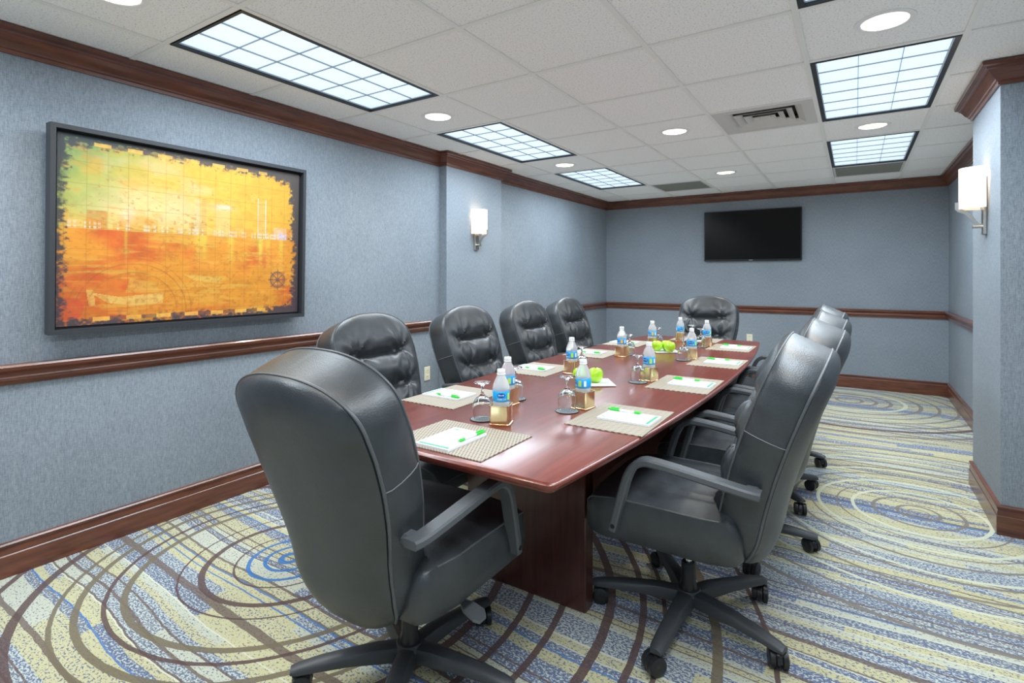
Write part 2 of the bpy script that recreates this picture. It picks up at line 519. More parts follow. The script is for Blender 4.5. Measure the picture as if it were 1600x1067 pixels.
for g in ys[1:-1]:
    for i in range(len(xs)-1):
        c = (xs[i]+xs[i+1])/2
        if any(abs(c-(tx+.3035)) < .1 and ty+.1 < g < ty+1.12 for tx in TCOL for ty in TROW): continue
        MB().box(xs[i]+(.0115 if i else 0), xs[i+1]-(.0115 if i < len(xs)-2 else 0), g-.012, g+.012, H, H+.006).build('grid_bar', 'grid_paint', ceil)

# ------------------------------------------------------------ ceiling fixtures
def area(name, parent, loc, sx, sy, watts, color, spread=180, shape='RECTANGLE'):
    ld = bpy.data.lights.new(name, 'AREA')
    ld.shape = shape; ld.size = sx
    if shape == 'RECTANGLE': ld.size_y = sy
    ld.energy = watts; ld.color = color; ld.spread = R(spread)
    o = bpy.data.objects.new(name, ld); col.objects.link(o)
    o.parent = parent; o.location = loc
    return o
def make_troffer():
    r = empty('ceiling_light')
    hx, hy = .290, .592
    m = MB()   # housing: open-bottom tray
    m.box(-hx, hx, -hy, hy, .085, .095)
    m.box(-hx, -hx+.006, -hy, hy, .0, .085); m.box(hx-.006, hx, -hy, hy, .0, .085)
    m.box(-hx+.006, hx-.006, -hy, -hy+.006, .0, .085); m.box(-hx+.006, hx-.006, hy-.006, hy, .0, .085)
    m.build('housing', 'dark_frame', r)
    m = MB(); fw = .022
    m.box(-hx, -hx+fw, -hy, hy, -.002, .006); m.box(hx-fw, hx, -hy, hy, -.002, .006)
    m.box(-hx+fw, hx-fw, -hy, -hy+fw*.6, -.002, .006); m.box(-hx+fw, hx-fw, hy-fw*.6, hy, -.002, .006)
    m.build('frame', 'dark_frame', r)
    MB().box(-hx+.007, hx-.007, -hy+.007, hy-.007, .017, .021).build('diffuser', 'lens', r)
    lx, ly = hx-fw, hy-fw*.6
    proto = None
    for k in range(4):
        q = -lx + 2*lx*k/3
        if k in (0, 3): q -= math.copysign(.0015, q)
        o = MB().box(-.0012, .0012, -ly, ly, .009, .016).build('louvre_blade', 'louvre', r) if proto is None else None
        if o is None:
            o = proto.copy(); col.objects.link(o)
        else: proto = o
        o.location = (q, 0, 0)
    proto = None
    for k in range(7):
        q = -ly + 2*ly*k/6
        if k in (0, 6): q -= math.copysign(.0015, q)
        o = MB().box(-lx+.002, lx-.002, -.0012, .0012, .0095, .0155).build('louvre_blade', 'louvre', r) if proto is None else None
        if o is None:
            o = proto.copy(); col.objects.link(o)
        else: proto = o
        o.location = (0, q, 0)
    area('troffer_lamp', r, (0, 0, -.004), .50, 1.10, TROFFER_W, (0.78, 0.90, 1.0), 170)
    return r
tl = {
    (0, 1): 'cool white ceiling panel light above the framed cityscape picture',
    (0, 2): 'cool white ceiling panel light just above the left wall sconce column',
    (0, 3): 'cool white ceiling panel light farthest back on the left, beside the grey grille',
    (1, 1): 'cool white ceiling panel light cut off by the top edge of the photo',
    (1, 2): 'large cool white ceiling panel light in front of the right wall sconce column',
    (1, 3): 'cool white ceiling panel light near the back wall, right of the television',
    (0, 0): 'cool white ceiling panel light over the left rear of the room behind the camera',
    (1, 0): 'cool white ceiling panel light over the right rear of the room behind the camera'}
proto = None
for (c_, r_), lab in tl.items():
    o = make_troffer() if proto is None else copy_tree(proto)
    proto = proto or o
    o.location = (TCOL[c_]+.3035, TROW[r_]+.61, H)
    tag(o, lab, 'ceiling light', 'recessed panel lights in the ceiling')

def make_down():
    r = empty('recessed_downlight')
    MB().lathe([(.083, .0), (.083, .09), (.060, .095), (.060, .10), (.088, .10), (.088, .0)], 32, close=True).build('can', 'downlight_can', r, 40)
    MB().lathe([(.084, .003), (.084, -.001), (.090, -.005), (.108, -.002), (.109, .003)], 32, close=True).build('trim_ring', 'white_paint', r, 50)
    MB().lathe([(0, .045), (.04, .047), (.066, .058), (.070, .085), (0, .085)], 24).build('lamp', 'downlight_lamp', r, 50)
    area('downlight_lamp', r, (0, 0, .03), .12, .12, DOWN_W, (1.0, 0.90, 0.76), 130, 'DISK')
    return r
dl = ['warm recessed downlight at the top left corner above the picture', 'warm recessed downlight between the two left panel lights before the column',
      'warm recessed downlight beyond the left sconce column, between panel lights', 'warm recessed downlight on the right behind the camera',
      'large warm recessed downlight at top right, nearest the camera', 'warm recessed downlight between the two right panel lights, by the right sconce',
      'warm recessed downlight in the middle of the ceiling, left of the air vent', 'small warm recessed downlight nearest the television',
      'warm recessed downlight over the near ceiling centre behind the camera']
proto = None
for p, lab in zip(DOWN, dl):
    o = make_down() if proto is None else copy_tree(proto)
    proto = proto or o
    # centre of the cell the light sits in
    cx = min(((xs[i]+xs[i+1])/2 for i in range(len(xs)-1)), key=lambda q: abs(q-p[0]))
    cy = min(((ys[i]+ys[i+1])/2 for i in range(len(ys)-1)), key=lambda q: abs(q-p[1]))
    o.location = (cx, cy, H+.004)
    tag(o, lab, 'downlight', 'recessed downlights in the ceiling')

# air diffuser
v = empty('air_vent', (-.504, 3.905, H))
MB().box(-.29, .29, -.29, .29, .07, .08).build('duct_plate', 'vent_dark', v)
m = MB()
def sq(h0, z0, h1, z1, th=.004):
    rows = [[(-a, -a, z), (a, -a, z), (a, a, z), (-a, a, z)] for a, z in ((h0, z0), (h1, z1), (h1-th*.3, z1+th), (h0-th*.3, z0+th))]
    return MB().loops(rows+[rows[0]], caps=False)
sq(.292, .0, .225, .0).build('face_plate', 'vent_metal', v)
for k, h0 in enumerate((.225, .172, .118, .066)):
    sq(h0, -.001, h0-.040, .020).build('vane', 'vent_metal', v)
MB().box(-.03, .03, -.03, .03, .012, .016).build('centre_plate', 'vent_metal', v)
tag(v, 'square beige ceiling air vent with stepped louvres', 'air vent')
# return grilles
for (gx, gy), lab in zip(GRILLE, ('grey return-air grille in the ceiling at left, above the television', 'grey return-air grille at the back end of the right row of panel lights')):
    g = empty('return_grille', (gx, gy, H))
    m = MB(); a = .29
    m.box(-a, -a+.02, -a, a, -.001, .01); m.box(a-.02, a, -a, a, -.001, .01); m.box(-a+.02, a-.02, -a, -a+.02, -.001, .01); m.box(-a+.02, a-.02, a-.02, a, -.001, .01)
    m.build('frame', 'vent_metal', g)
    MB().box(-a+.02, a-.02, -a+.02, a-.02, .004, .009).build('mesh_panel', 'grille', g)
    tag(g, lab, 'air grille', 'return grilles')

# ------------------------------------------------------------ sconces
def make_sconce(name, loc, rz, lab):
    """mounted on a wall whose outward normal is local +x"""
    r = empty(name, loc, rz)
    MB().box(0, .016, -.032, .032, -.15, .17, .004).build('back_plate', 'brushed_nickel', r, 30)
    # curved opal glass: open half-ellipse sheet
    n = 28; rows = []
    ax, ay, th = .105, .085, .004
    arc = [(.012 + ax*math.sin(math.pi*i/n), -ay*math.cos(math.pi*i/n)) for i in range(n+1)]
    arc2 = [(.012 + (ax-th)*math.sin(math.pi*i/n), -(ay-th)*math.cos(math.pi*i/n)) for i in range(n+1)][::-1]
    ring = arc + arc2
    m = MB().loops([[(p[0], p[1], z) for p in ring] for z in (-.005, .0, .215, .22)])
    m.build('glass_shade', 'shade_glass', r, 40)
    path = [(.016, 0, -.105), (.03, 0, -.098), (.05, 0, -.075), (.068, 0, -.045), (.09, 0, -.022), (.115, 0, -.010), (.124, 0, -.002), (.124, 0, .035)]
    MB().tube(path, 1.0, sec=[(-.010, -.004), (.010, -.004), (.010, .004), (-.010, .004)], up=(0, 1, 0.01)).build('arm', 'brushed_nickel', r, 40)
    MB().cyl((.036, 0, -.105), .009, .042, 14, 'x').build('knob', 'brushed_nickel', r, 40)
    MB().lathe([(.0, .05), (.018, .055), (.022, .09), (.016, .125), (0, .14)], 16, (.05, 0, 0)).build('bulb', 'downlight_lamp', r, 50)
    for sy in (-1, 1):
        MB().cyl((.014, sy*.079, .20), .005, .012, 10, 'x').build('clip', 'brushed_nickel', r, 40)
    ld = bpy.data.lights.new('sconce_lamp', 'POINT'); ld.energy = SCONCE_W; ld.color = (1.0, .72, .48); ld.shadow_soft_size = .03
    lo = bpy.data.objects.new('sconce_lamp', ld); col.objects.link(lo); lo.parent = r; lo.location = (.055, 0, .17)
    tag(r, lab, 'wall sconce', 'wall sconces')
    return r
make_sconce('wall_sconce', (CLX, 3.94, 1.665), 0, 'lit glass wall sconce with nickel arm on the left column')
make_sconce('wall_sconce', (CRX, 3.86, 1.655), math.pi, 'lit glass wall sconce with nickel arm on the right column')

# ------------------------------------------------------------ television
tv = empty('television', (-1.09, YB, 1.465))
MB().box(-.56, .56, -.045, -.012, 0, .635, .004).build('bezel', 'tv_black', tv, 30)
MB().box(-.25, .25, -.013, -.0, .15, .5).build('wall_mount', 'tv_black', tv)
MB().box(-.548, .548, -.0462, -.044, .020, .624).build('screen', 'tv_screen', tv)
MB().box(-.022, .022, -.0466, -.0448, .006, .012).build('maker_mark', 'brushed_nickel', tv)
tag(tv, 'black flat television mounted on the back wall', 'television')

# ------------------------------------------------------------ framed picture
def noise2(u, v, sc, seed, octv=4):
    rng = np.random.RandomState(seed)
    out = np.zeros_like(u); amp = 1.0; tot = 0
    for k in range(octv):
        g = rng.rand(258, 258)
        a = (u*sc*2**k) % 256; b = (v*sc*2**k) % 256
        i = np.floor(a).astype(int); j = np.floor(b).astype(int)
        fx = a-i; fy = b-j
        fx = fx*fx*(3-2*fx); fy = fy*fy*(3-2*fy)
        out += amp*((g[i, j]*(1-fx)+g[i+1, j]*fx)*(1-fy) + (g[i, j+1]*(1-fx)+g[i+1, j+1]*fx)*fy)
        tot += amp; amp *= .55
    return out/tot
def picture():
    pw, ph = 1.275, .93
    root = empty('framed_picture', (XL+.03, 1.478, 1.02))
    root.rotation_euler = (0, R(1.3), 0)
    # local: x out of wall, y along wall (increasing = right in view), z up
    hw = pw/2
    m = MB()
    prof = [(0, 0), (.050, 0), (.050, .014), (.046, .016), (.006, .016), (0, .016)]
    # mitred frame from four bars
    def frame(o_, i_, x0, x1):
        rows = []
        for (a, b) in ((o_, x0), (o_, x1), (i_, x1), (i_, x0)):
            rows.append([(b, -hw+a, a), (b, hw-a, a), (b, hw-a, ph-a), (b, -hw+a, ph-a)])
        return MB().loops(rows+[rows[0]], caps=False)
    frame(0, .020, 0, .055).build('frame', 'picture_frame', root)
    frame(.020, .032, .0, .022).build('shadow_gap', 'picture_frame_gap', root)
    nx, ny = 430, 314
    a = .032
    yy = np.linspace(-hw+a, hw-a, nx+1); zz = np.linspace(a, ph-a, ny+1)
    U, V = np.meshgrid((np.arange(nx)+.5)/nx, (np.arange(ny)+.5)/ny)   # face colours, shape ny,nx
    n1 = noise2(U, V, 5, 1); n2 = noise2(U, V, 18, 2, 5); n3 = noise2(U, V, 70, 3, 3); n4 = noise2(U*1.0, V*.12, 60, 4, 3)
    n5 = noise2(U*.15, V*1.0, 60, 9, 3)
    def L(c): return np.array(c)[None, None, :]
    def mixc(c, d, k): k = np.clip(k, 0, 1)[..., None]; return c*(1-k)+d*k
    def sm(x, a_, b_): q = np.clip((x-a_)/(b_-a_), 0, 1); return q*q*(3-2*q)
    # sky: green corner, yellow, orange right
    C = np.ones(U.shape+(3,))*L((.96, .70, .10))
    C = mixc(C, L((.94, .55, .06)), sm(U, .55, 1.0)*.8)
    C = mixc(C, L((.98, .90, .42)), np.exp(-((U-.16)/.17)**2-((V-.68)/.10)**2)*1.1+np.exp(-((U-.32)/.22)**2-((V-.66)/.10)**2)*.7)
    C = mixc(C, L((.45, .62, .16)), sm(.30-U+.5*(V-.75)+.25*(n1-.5), .0, .28)*.9)
    C = mixc(C, L((.16, .40, .20)), sm(.13-U+.5*(V-.86)+.25*(n1-.5), .0, .12)*.9)
    C = mixc(C, L((.99, .93, .60)), sm(n1, .55, .75)*.5*sm(V, .5, .6))
    # lower half: orange to red water
    wat = sm(.515-V+.01*(n2-.5), -.004, .004)
    W_ = np.ones(U.shape+(3,))*L((.93, .42, .04))
    W_ = mixc(W_, L((.86, .17, .03)), sm(n1+.25*(.45-V)-.15*(U-.3), .42, .75))
    W_ = mixc(W_, L((.97, .62, .10)), sm(n5, .5, .75)*.7)
    W_ = mixc(W_, L((.70, .12, .03)), sm(.22-U+.2*(n2-.5), 0, .25)*sm(.42-V, 0, .25)*.7)
    for uc, wd, st in ((.50, .020, .8), (.525, .012, .7), (.645, .015, .7), (.79, .014, .9), (.83, .014, .8), (.90, .012, .6), (.22, .006, .5)):
        W_ = mixc(W_, L((.99, .84, .12)), np.exp(-((U-uc)/wd)**2)*st*sm(V, .26, .50)*(.5+n4))
    C = mixc(C, W_, wat)
    # skyline
    rng = np.random.RandomState(5)
    def rect(u0, u1, v1, colr, k=.8, v0=.515):
        nonlocal C
        msk = ((U > u0) & (U < u1) & (V > v0) & (V < v1)).astype(float)
        C = mixc(C, L(colr)*np.ones_like(C), msk*k*(.65+.7*n3))
    u = .01
    while u < .98:
        wd = rng.uniform(.015, .05); hgt = rng.uniform(.02, .075)
        rect(u, u+wd, .515+hgt, (.86, .50, .10) if rng.rand() < .6 else (.98, .80, .30), .55); u += wd
    rect(.09, .155, .615, (.70, .33, .05), .7); rect(.20, .30, .60, (.85, .52, .08), .4)
    rect(.48, .505, .74, (.98, .82, .42)); rect(.51, .53, .73, (.90, .58, .12)); rect(.57, .64, .70, (.99, .84, .40), .5); rect(.575, .64, .715, (1, .95, .8), .9, .695)
    rect(.665, .70, .66, (.95, .62, .12), .6); rect(.77, .83, .80, (.93, .58, .10), .55)
    rect(.775, .779, .79, (1, .97, .85), 1.1); rect(.814, .818, .785, (1, .97, .85), 1.1)
    rect(.86, .93, .60, (.97, .75, .65), .6); rect(.885, .935, .565, (.75, .72, .98), .9); rect(.93, .985, .60, (.72, .30, .08), .6)
    for k in range(26):       # storey lines
        vv = .54+.009*k
        rect(.775, .82, vv+.003, (1, .92, .65), .35, vv); rect(.48, .53, vv+.003, (1, .95, .75), .35 if vv < .73 else 0, vv)
    lights = (np.exp(-((V-.523)/.006)**2) + .7*np.exp(-((V-.545)/.008)**2)) * (noise2(U, V*0+.3, 130, 11, 1) > .56)
    C = mixc(C, L((1, .98, .86)), lights)
    C = mixc(C, L((1, .97, .75)), np.exp(-((U-.225)/.022)**2-((V-.60)/.04)**2)*1.0+np.exp(-((U-.60)/.05)**2-((V-.70)/.02)**2)*.6)
    # boats (pale hulls)
    def poly(pts, colr, k):
        nonlocal C
        ins = np.zeros(U.shape, bool); q = len(pts)
        for i in range(q):
            (x1, y1), (x2, y2) = pts[i], pts[(i+1) % q]
            if y1 == y2: continue
            cnd = ((y1 > V) != (y2 > V)) & (U < (x2-x1)*(V-y1)/(y2-y1)+x1)
            ins ^= cnd
        C = mixc(C, L(colr)*np.ones_like(C), ins*k*(.6+.6*n2))
    poly([(.10, .175), (.20, .145), (.36, .165), (.355, .10), (.24, .095), (.16, .115)], (.97, .74, .22), .9)
    poly([(.09, .19), (.115, .185), (.12, .10), (.10, .10)], (.95, .68, .18), .8)
    poly([(.44, .27), (.60, .255), (.595, .215), (.48, .235)], (.97, .70, .16), .8)
    poly([(.22, .17), (.235, .25), (.33, .22), (.34, .17)], (.95, .62, .12), .7)
    # compass arcs
    def ring(uc, vc, r, wd, colr, k, asp=1.36):
        nonlocal C
        d = np.sqrt(((U-uc)*asp)**2+(V-vc)**2)
        C = mixc(C, L(colr)*np.ones_like(C), np.exp(-((d-r)/wd)**2)*k*(.5+n3))
    for r_, k_ in ((.27, .5), (.22, .4), (.30, .3)): ring(.25, .06, r_, .003, (.35, .12, .04), k_)
    dd = np.sqrt(((U-.04)*1.36)**2+(V-.09)**2)
    C = mixc(C, L((.80, .10, .05))*np.ones_like(C), sm(.065-dd, 0, .01)*.7*(.5+n2))
    # map grid
    for k in range(15):
        uc = .02+.069*k
        C = mixc(C, L((.28, .12, .03))*np.ones_like(C), np.exp(-((U-uc)/.0013)**2)*.55*(n2+.15))
    for k in range(9):
        vc = .06+.115*k
        C = mixc(C, L((.28, .12, .03))*np.ones_like(C), np.exp(-((V-vc)/.0018)**2)*.5*(n2+.15))
    for sl, of in ((.5, .1), (-.6, .9), (.9, -.2), (-.3, .6)):
        C = mixc(C, L((.30, .12, .03))*np.ones_like(C), np.exp(-((V-sl*U-of)/.0022)**2)*.4*n2)
    # ship's wheel
    wc = (.885, .235)
    ring(*wc, .052, .005, (.16, .12, .12), 1.1); ring(*wc, .040, .003, (.18, .12, .10), .8); ring(*wc, .010, .005, (.16, .12, .12), 1.0)
    du, dv = (U-wc[0])*1.36, V-wc[1]; rr_ = np.sqrt(du**2+dv**2); an = np.arctan2(dv, du)
    spoke = np.exp(-((np.mod(an+math.pi/8, math.pi/4)-math.pi/8)*rr_/.0035)**2)*(rr_ < .072)
    C = mixc(C, L((.16, .12, .12))*np.ones_like(C), spoke)
    # grime and ragged dark border
    C = mixc(C, L((.62, .20, .03))*np.ones_like(C), sm(n3+.35*(.45-V)+.25*(n1-.5), .56, .80)*.45)
    C = mixc(C, L((.80, .34, .04))*np.ones_like(C), sm(n2+.3*(n5-.5), .46, .72)*.40)
    C *= (.50+.30*n2)[..., None]*np.array([1.0, .86, .72])[None, None, :]
    edge = np.minimum(np.minimum(U*1.36, (1-U)*1.36), np.minimum(V, 1-V))
    cor = np.minimum(1, np.sqrt((np.maximum(0, .16-np.minimum(U, 1-U))/.16)**2 + (np.maximum(0, .16-np.minimum(V, 1-V))/.16)**2))
    bm_ = sm(-.014+.055*(cor**3)*(1+.9*(U > .5)*(V > .5))+.030*sm(U,.6,1)+.028*sm(V,.6,1)+.06*(n2-.5)+.14*(n3-.5)+.03*(n1-.5)-edge, -.030, .030)
    C = mixc(C, L((.030, .036, .050))*np.ones_like(C), bm_*.93)
    # chequered scale bar
    chk = ((np.floor(U*18) % 2) == 0)
    for band in (np.abs(V-.030) < .010, np.abs(V-.965) < .010):
        C = mixc(C, np.where(chk[..., None], L((.78, .42, .07)), L((.10, .06, .05)))*np.ones_like(C), band*.75*(U > .10)*(U < .82)*(.4+n2))
    C = np.clip(C, 0, 1)
    me = bpy.data.meshes.new('canvas')
    Yg, Zg = np.meshgrid(yy, zz)
    co = np.stack([np.full_like(Yg, .026), Yg, Zg], -1).reshape(-1, 3)
    idx = np.arange((nx+1)*(ny+1)).reshape(ny+1, nx+1)
    fs = np.stack([idx[:-1, :-1], idx[:-1, 1:], idx[1:, 1:], idx[1:, :-1]], -1).reshape(-1, 4)
    # canvas has a back and edges too
    nv = len(co)
    co = np.vstack([co, [[.008, yy[0], zz[0]], [.008, yy[-1], zz[0]], [.008, yy[-1], zz[-1]], [.008, yy[0], zz[-1]]]])
    me.from_pydata(co.tolist(), [], fs.tolist()+[(nv+3, nv+2, nv+1, nv)])
    ca = me.color_attributes.new('print', 'FLOAT_COLOR', 'CORNER')
    cc = np.ones((len(fs)*4+4, 4), np.float32)
    cc[:len(fs)*4, :3] = np.repeat(C.reshape(-1, 3), 4, 0)
    ca.data.foreach_set('color', cc.ravel())
    t = NT('picture_print')
    at = t.node('ShaderNodeAttribute'); at.attribute_name = 'print'
    t.set(color=at.outputs[0], rough=0.55)
    me.materials.append(M['picture_print'])
    o = bpy.data.objects.new('canvas', me); col.objects.link(o); o.parent = root
    tag(root, 'framed print of an orange and yellow city skyline above water', 'picture')
picture()

# ------------------------------------------------------------ wall outlets
def outlet(loc, rz, lab):
    r = empty('wall_outlet', loc, rz)
    MB().box(0, .006, -.035, .035, -.057, .057, .002).build('cover_plate', 'ivory', r)
    for z in (-.026, .026): MB().box(.005, .0075, -.016, .016, z-.014, z+.014).build('socket', 'ivory', r)
    for z in (-.026, .026):
        for y in (-.006, .006): MB().box(.007, .008, y-.001, y+.001, z-.005, z+.006).build('slot', 'slot_dark', r)
    tag(r, lab, 'outlet', 'wall outlets')
outlet((XL, 3.36, .455), 0, 'ivory wall outlet on the left wall beside the column')
outlet((-1.11, YB, .49), -math.pi/2, 'ivory wall outlet low on the back wall behind the table')

# ------------------------------------------------------------ conference table
TZ = .745
TX, TY0, TY1 = -1.112, 1.19, 4.70
def half_w(y):
    q = (y-(TY0+TY1)/2)/((TY1-TY0)/2)
    return .463 + .112*(1-q*q)
def table_outline(off):
    """boat shape inset by off"""
    pts = []
    y0, y1 = TY0+off, TY1-off
    rc = max(.035-off, .004)
    N = 30
    side = [(half_w(y0+rc+(y1-y0-2*rc)*k/N)-off, y0+rc+(y1-y0-2*rc)*k/N) for k in range(N+1)]
    right = [(TX+w_, y) for w_, y in side]
    left = [(TX-w_, y) for w_, y in side][::-1]
    def corner(cx, cy, a0):
        return [(cx+rc*math.cos(R(a0+90*k/5)), cy+rc*math.sin(R(a0+90*k/5))) for k in range(1, 5)]
    xr0, xr1 = side[0][0]-rc, side[-1][0]-rc
    pts += corner(TX+xr0, y0+rc, 270) + right + corner(TX+xr1, y1-rc, 0)
    pts += corner(TX-xr1, y1-rc, 90) + left + corner(TX-xr0, y0+rc, 180)
    return pts
table = empty('conference_table', (TX, (TY0+TY1)/2, 0))
def in_table(m, name, mtl, sm_):
    o = m.build(name, mtl, table, sm_)
    o.location = (-TX, -(TY0+TY1)/2, 0)
    return o
m = MB()
prof = [(.010, TZ), (.004, TZ-.002), (.0, TZ-.007), (.0, TZ-.013), (.004, TZ-.020), (.012, TZ-.024), (.014, TZ-.030), (.03, TZ-.034)]
m.loops([[(p[0], p[1], z) for p in table_outline(o_)] for o_, z in prof])
in_table(m, 'table_top', 'table_wood', 35)
for (ya, yb) in ((1.83, 1.90), (2.90, 2.97), (3.97, 4.04)):
    in_table(MB().box(TX-.305, TX+.258, ya, yb, 0.001, TZ-.034, .004), 'pedestal', 'table_base_wood', 30)
in_table(MB().box(TX-.05, TX+.02, 1.90, 2.90, .25, TZ-.034), 'modesty_panel', 'table_base_wood', 30)
in_table(MB().box(TX-.05, TX+.02, 2.97, 3.97, .25, TZ-.034), 'modesty_panel', 'table_base_wood', 30)
tag(table, 'long boat-shaped mahogany conference table with polished top', 'table')

# ------------------------------------------------------------ office chair
def chair_proto():
    root = empty('office_chair')
    HB, Z0 = .700, .36
    def cur(t):
        y = -.190 - .05*t - .160*max(t, 0)**1.6 + .04*max(0, 1-t/.16)**2
        return y, Z0+HB*t
    def nrm(t):
        a, b = cur(t-.01), cur(t+.01)
        dy, dz = b[0]-a[0], b[1]-a[1]
        l = math.hypot(dy, dz)
        return dz/l, -dy/l          # forward (+y), slightly up
    keys = [(0, .110), (.03, .158), (.08, .190), (.15, .203), (.22, .205), (.30, .213), (.45, .238), (.60, .255), (.72, .260), (.80, .256)]
    def wid(t):
        for (a, wa), (b, wb) in zip(keys, keys[1:]):
            if t <= b:
                k = (t-a)/(b-a); return wa+(wb-wa)*k
        return keys[-1][1]
    rows = [(t, wid(t)) for t in np.concatenate([np.linspace(0, .15, 9), np.linspace(.165, .80, 40)])]
    for k in range(1, 19):
        q = math.pi/2*k/18
        rows.append((.80+.20*math.sin(q)**(2/2.3), max(.256*math.cos(q)**(2/2.3), .012)))
    def P(s, t, w_, n):
        y, z = cur(t); ny, nz = nrm(t)
        return (s*w_, y+ny*n, z+nz*n)
    seams = (.26, .49, .72)
    def front(s, t, w_):
        a = abs(s)
        edge = (1-a**5)
        tt = min(1.0, (1-t)/.10); tb = min(1, t/.06)
        lim = math.sqrt(max(0, 1-(1-tt)**2)) * math.sqrt(max(0, 1-(1-tb)**2))
        n = .060 + .026*edge*lim
        for i, tc in enumerate(seams):
            tcs = tc + .012*s*s
            d = (t-tcs)*HB
            fade = 1-min(1, max(0, (a-.52)/.36))
            n -= .024*math.exp(-(d/.013)**2)*fade*edge + .012*math.exp(-(d/.035)**2)*edge
            n += .010*math.exp(-((abs(d)-.06)/.045)**2)*edge*(.35+.65*fade)
            n += .0042*math.sin(s*31+i*2.1+1.6*math.sin(s*9))*math.exp(-abs(d)/.045)*(1-math.exp(-(d/.012)**2))*edge
            dx = (a-.56)*w_
            r_ = math.hypot(dx, d)
            an = math.atan2(d, dx)
            n += .0090*math.sin(an*8+i+.6*(s > 0))*math.exp(-(r_/.095)**2)*min(1, r_/.02)*edge*lim
        return n
    ns = 46
    bm_ = []
    fl, rl, = [], []
    for t, w_ in rows:
        ring = []
        for k in range(ns+1):
            s = -1+2*k/ns
            s = math.copysign(abs(s)**.85, s)
            ring.append(P(s, t, w_, front(s, t, w_)))
        fl.append((ring[0], ring[-1]))
        side = [(.040, 1.03), (.015, 1.05), (-.02, 1.055), (-.05, 1.04), (-.068, 1.0)]
        for n, k in side: ring.append(P(k, t, w_ if w_ > .02 else w_, n))
        rl.append((P(-1, t, w_, -.068), P(1, t, w_, -.068)))
        for k in range(1, 10): ring.append(P(1-2*k/10, t, w_, -.068))
        for n, k in side[::-1]: ring.append(P(-k, t, w_, n))
        bm_.append(ring)
    MB().loops(bm_).build('back_cushion', 'leather', root, 50)
    # rear shell
    bm_ = []
    mrows = len(rows)
    for i, (t, w_) in enumerate(rows):
        q = min(1, (1-t)/.14); qb = min(1, (t+.02)/.10)
        lim = math.sqrt(max(0, 1-(1-q)**2))*math.sqrt(max(0, 1-(1-qb)**2))
        ring = [P(-.985, t, w_, -.066), ]
        for k in range(21):
            s = -1+k/10
            ring.append(P(s*.985, t, w_, -.074-.046*lim*(1-abs(s)**3.2)))
        ring.append(P(.985, t, w_, -.066))
        bm_.append(ring)
    MB().loops(bm_).build('back_shell', 'leather', root, 50)
    # piping: front seam and rear seam outlines
    for nm, lst, r_, mt in (('front_piping', fl, .0035, 'piping'), ('rear_piping', rl, .0045, 'piping')):
        pts = [a for a, b in lst[2:]] + [b for a, b in lst[2:]][::-1]
        if nm == 'rear_piping': pts = [(p[0]*1.012, p[1], p[2]) for p in pts]
        MB().tube(pts, r_, 6, up=(0, 1, .2)).build(nm, mt, root, 60)
    for sx in (-1, 1):
        t, w_ = .60, wid(.60)
        pts = [P(sx*k, t, w_, n) for n, k in ((.058, 1.004), (.040, 1.036), (.015, 1.056), (-.02, 1.061), (-.05, 1.046), (-.066, 1.008))]
        MB().tube(pts, .0016, 5, up=(0, 0, 1)).build('stitching', 'thread', root, 60)
    # seat
    rows = []
    N = 34
    for k in range(N+1):
        q = k/N
        y = -.225 + .545*q
        e = min(1, min(q, 1-q)/.10)
        rnd = math.sqrt(max(0, 1-(1-e)**2))
        wf = .268*(.90+.10*rnd) * (1 if q > .25 else .90+.10*q/.25)
        # plan rounding at the front corners
        if q > .82: wf *= 1-.16*((q-.82)/.18)**2.2
        zb = .345 + .018*(1-rnd)
        top = .497 - .02*(1-rnd)*3 - (.03*max(0, (q-.72)/.28)**2) - .012*max(0, .4-q)
        ring = []
        ns = 30
        for i in range(ns+1):
            s = -1+2*i/ns
            c_ = (1-abs(s)**4)
            z = top + .022*c_*rnd
            z += .004*math.sin(s*8+q*3)*math.exp(-((q-.25)/.25)**2)*c_
            z -= .010*math.exp(-((abs(s)-.55)/.05)**2)*math.exp(-((q-.2)/.35)**2)
            ring.append((s*wf, y, z))
        h_ = top-zb
        ring += [(wf*1.025, y, top-.25*h_), (wf*1.03, y, top-.6*h_), (wf*1.0, y, zb+.012), (wf*.93, y, zb)]
        ring += [(wf*.5, y, zb-.004), (-wf*.5, y, zb-.004)]
        ring += [(-wf*.93, y, zb), (-wf*1.0, y, zb+.012), (-wf*1.03, y, top-.6*h_), (-wf*1.025, y, top-.25*h_)]
        rows.append(ring)
    st = MB().loops(rows).build('seat', 'leather', root, 55)
    pts = [r_[0] for r_ in rows[4:]] + [r_[30] for r_ in rows[4:]][::-1]
    MB().tube(pts, .0032, 6).build('piping', 'piping', st, 60)
    # arms
    sec = [(-.024, -.007), (-.019, -.013), (.019, -.013), (.024, -.007), (.024, .007), (.019, .013), (-.019, .013), (-.024, .007)]
    for sx in (-1, 1):
        ctrl = [(.272, -.285, .612), (.284, -.25, .618), (.292, -.15, .634), (.295, -.05, .648), (.295, .04, .657), (.294, .075, .654), (.293, .105, .634), (.292, .125, .600), (.290, .140, .555), (.288, .158, .49), (.284, .176, .425), (.282, .184, .395)]
        P_ = [Vector((sx*a, b, c)) for a, b, c in ctrl]
        pts = []
        for i in range(len(P_)-1):      # Catmull-Rom
            p0, p1, p2, p3 = P_[max(i-1, 0)], P_[i], P_[i+1], P_[min(i+2, len(P_)-1)]
            for k in range(3):
                u = k/3
                pts.append(.5*((2*p1)+(p2-p0)*u+(2*p0-5*p1+4*p2-p3)*u*u+(3*p1-p0-3*p2+p3)*u**3))
        pts.append(P_[-1])
        a = MB().tube(pts, 1.0, sec=sec, up=(sx*1.0, .0, .001))
        # tube() takes 'up' as the thin axis reference: section x runs along the bar's width
        a = MB()
        rows_ = []
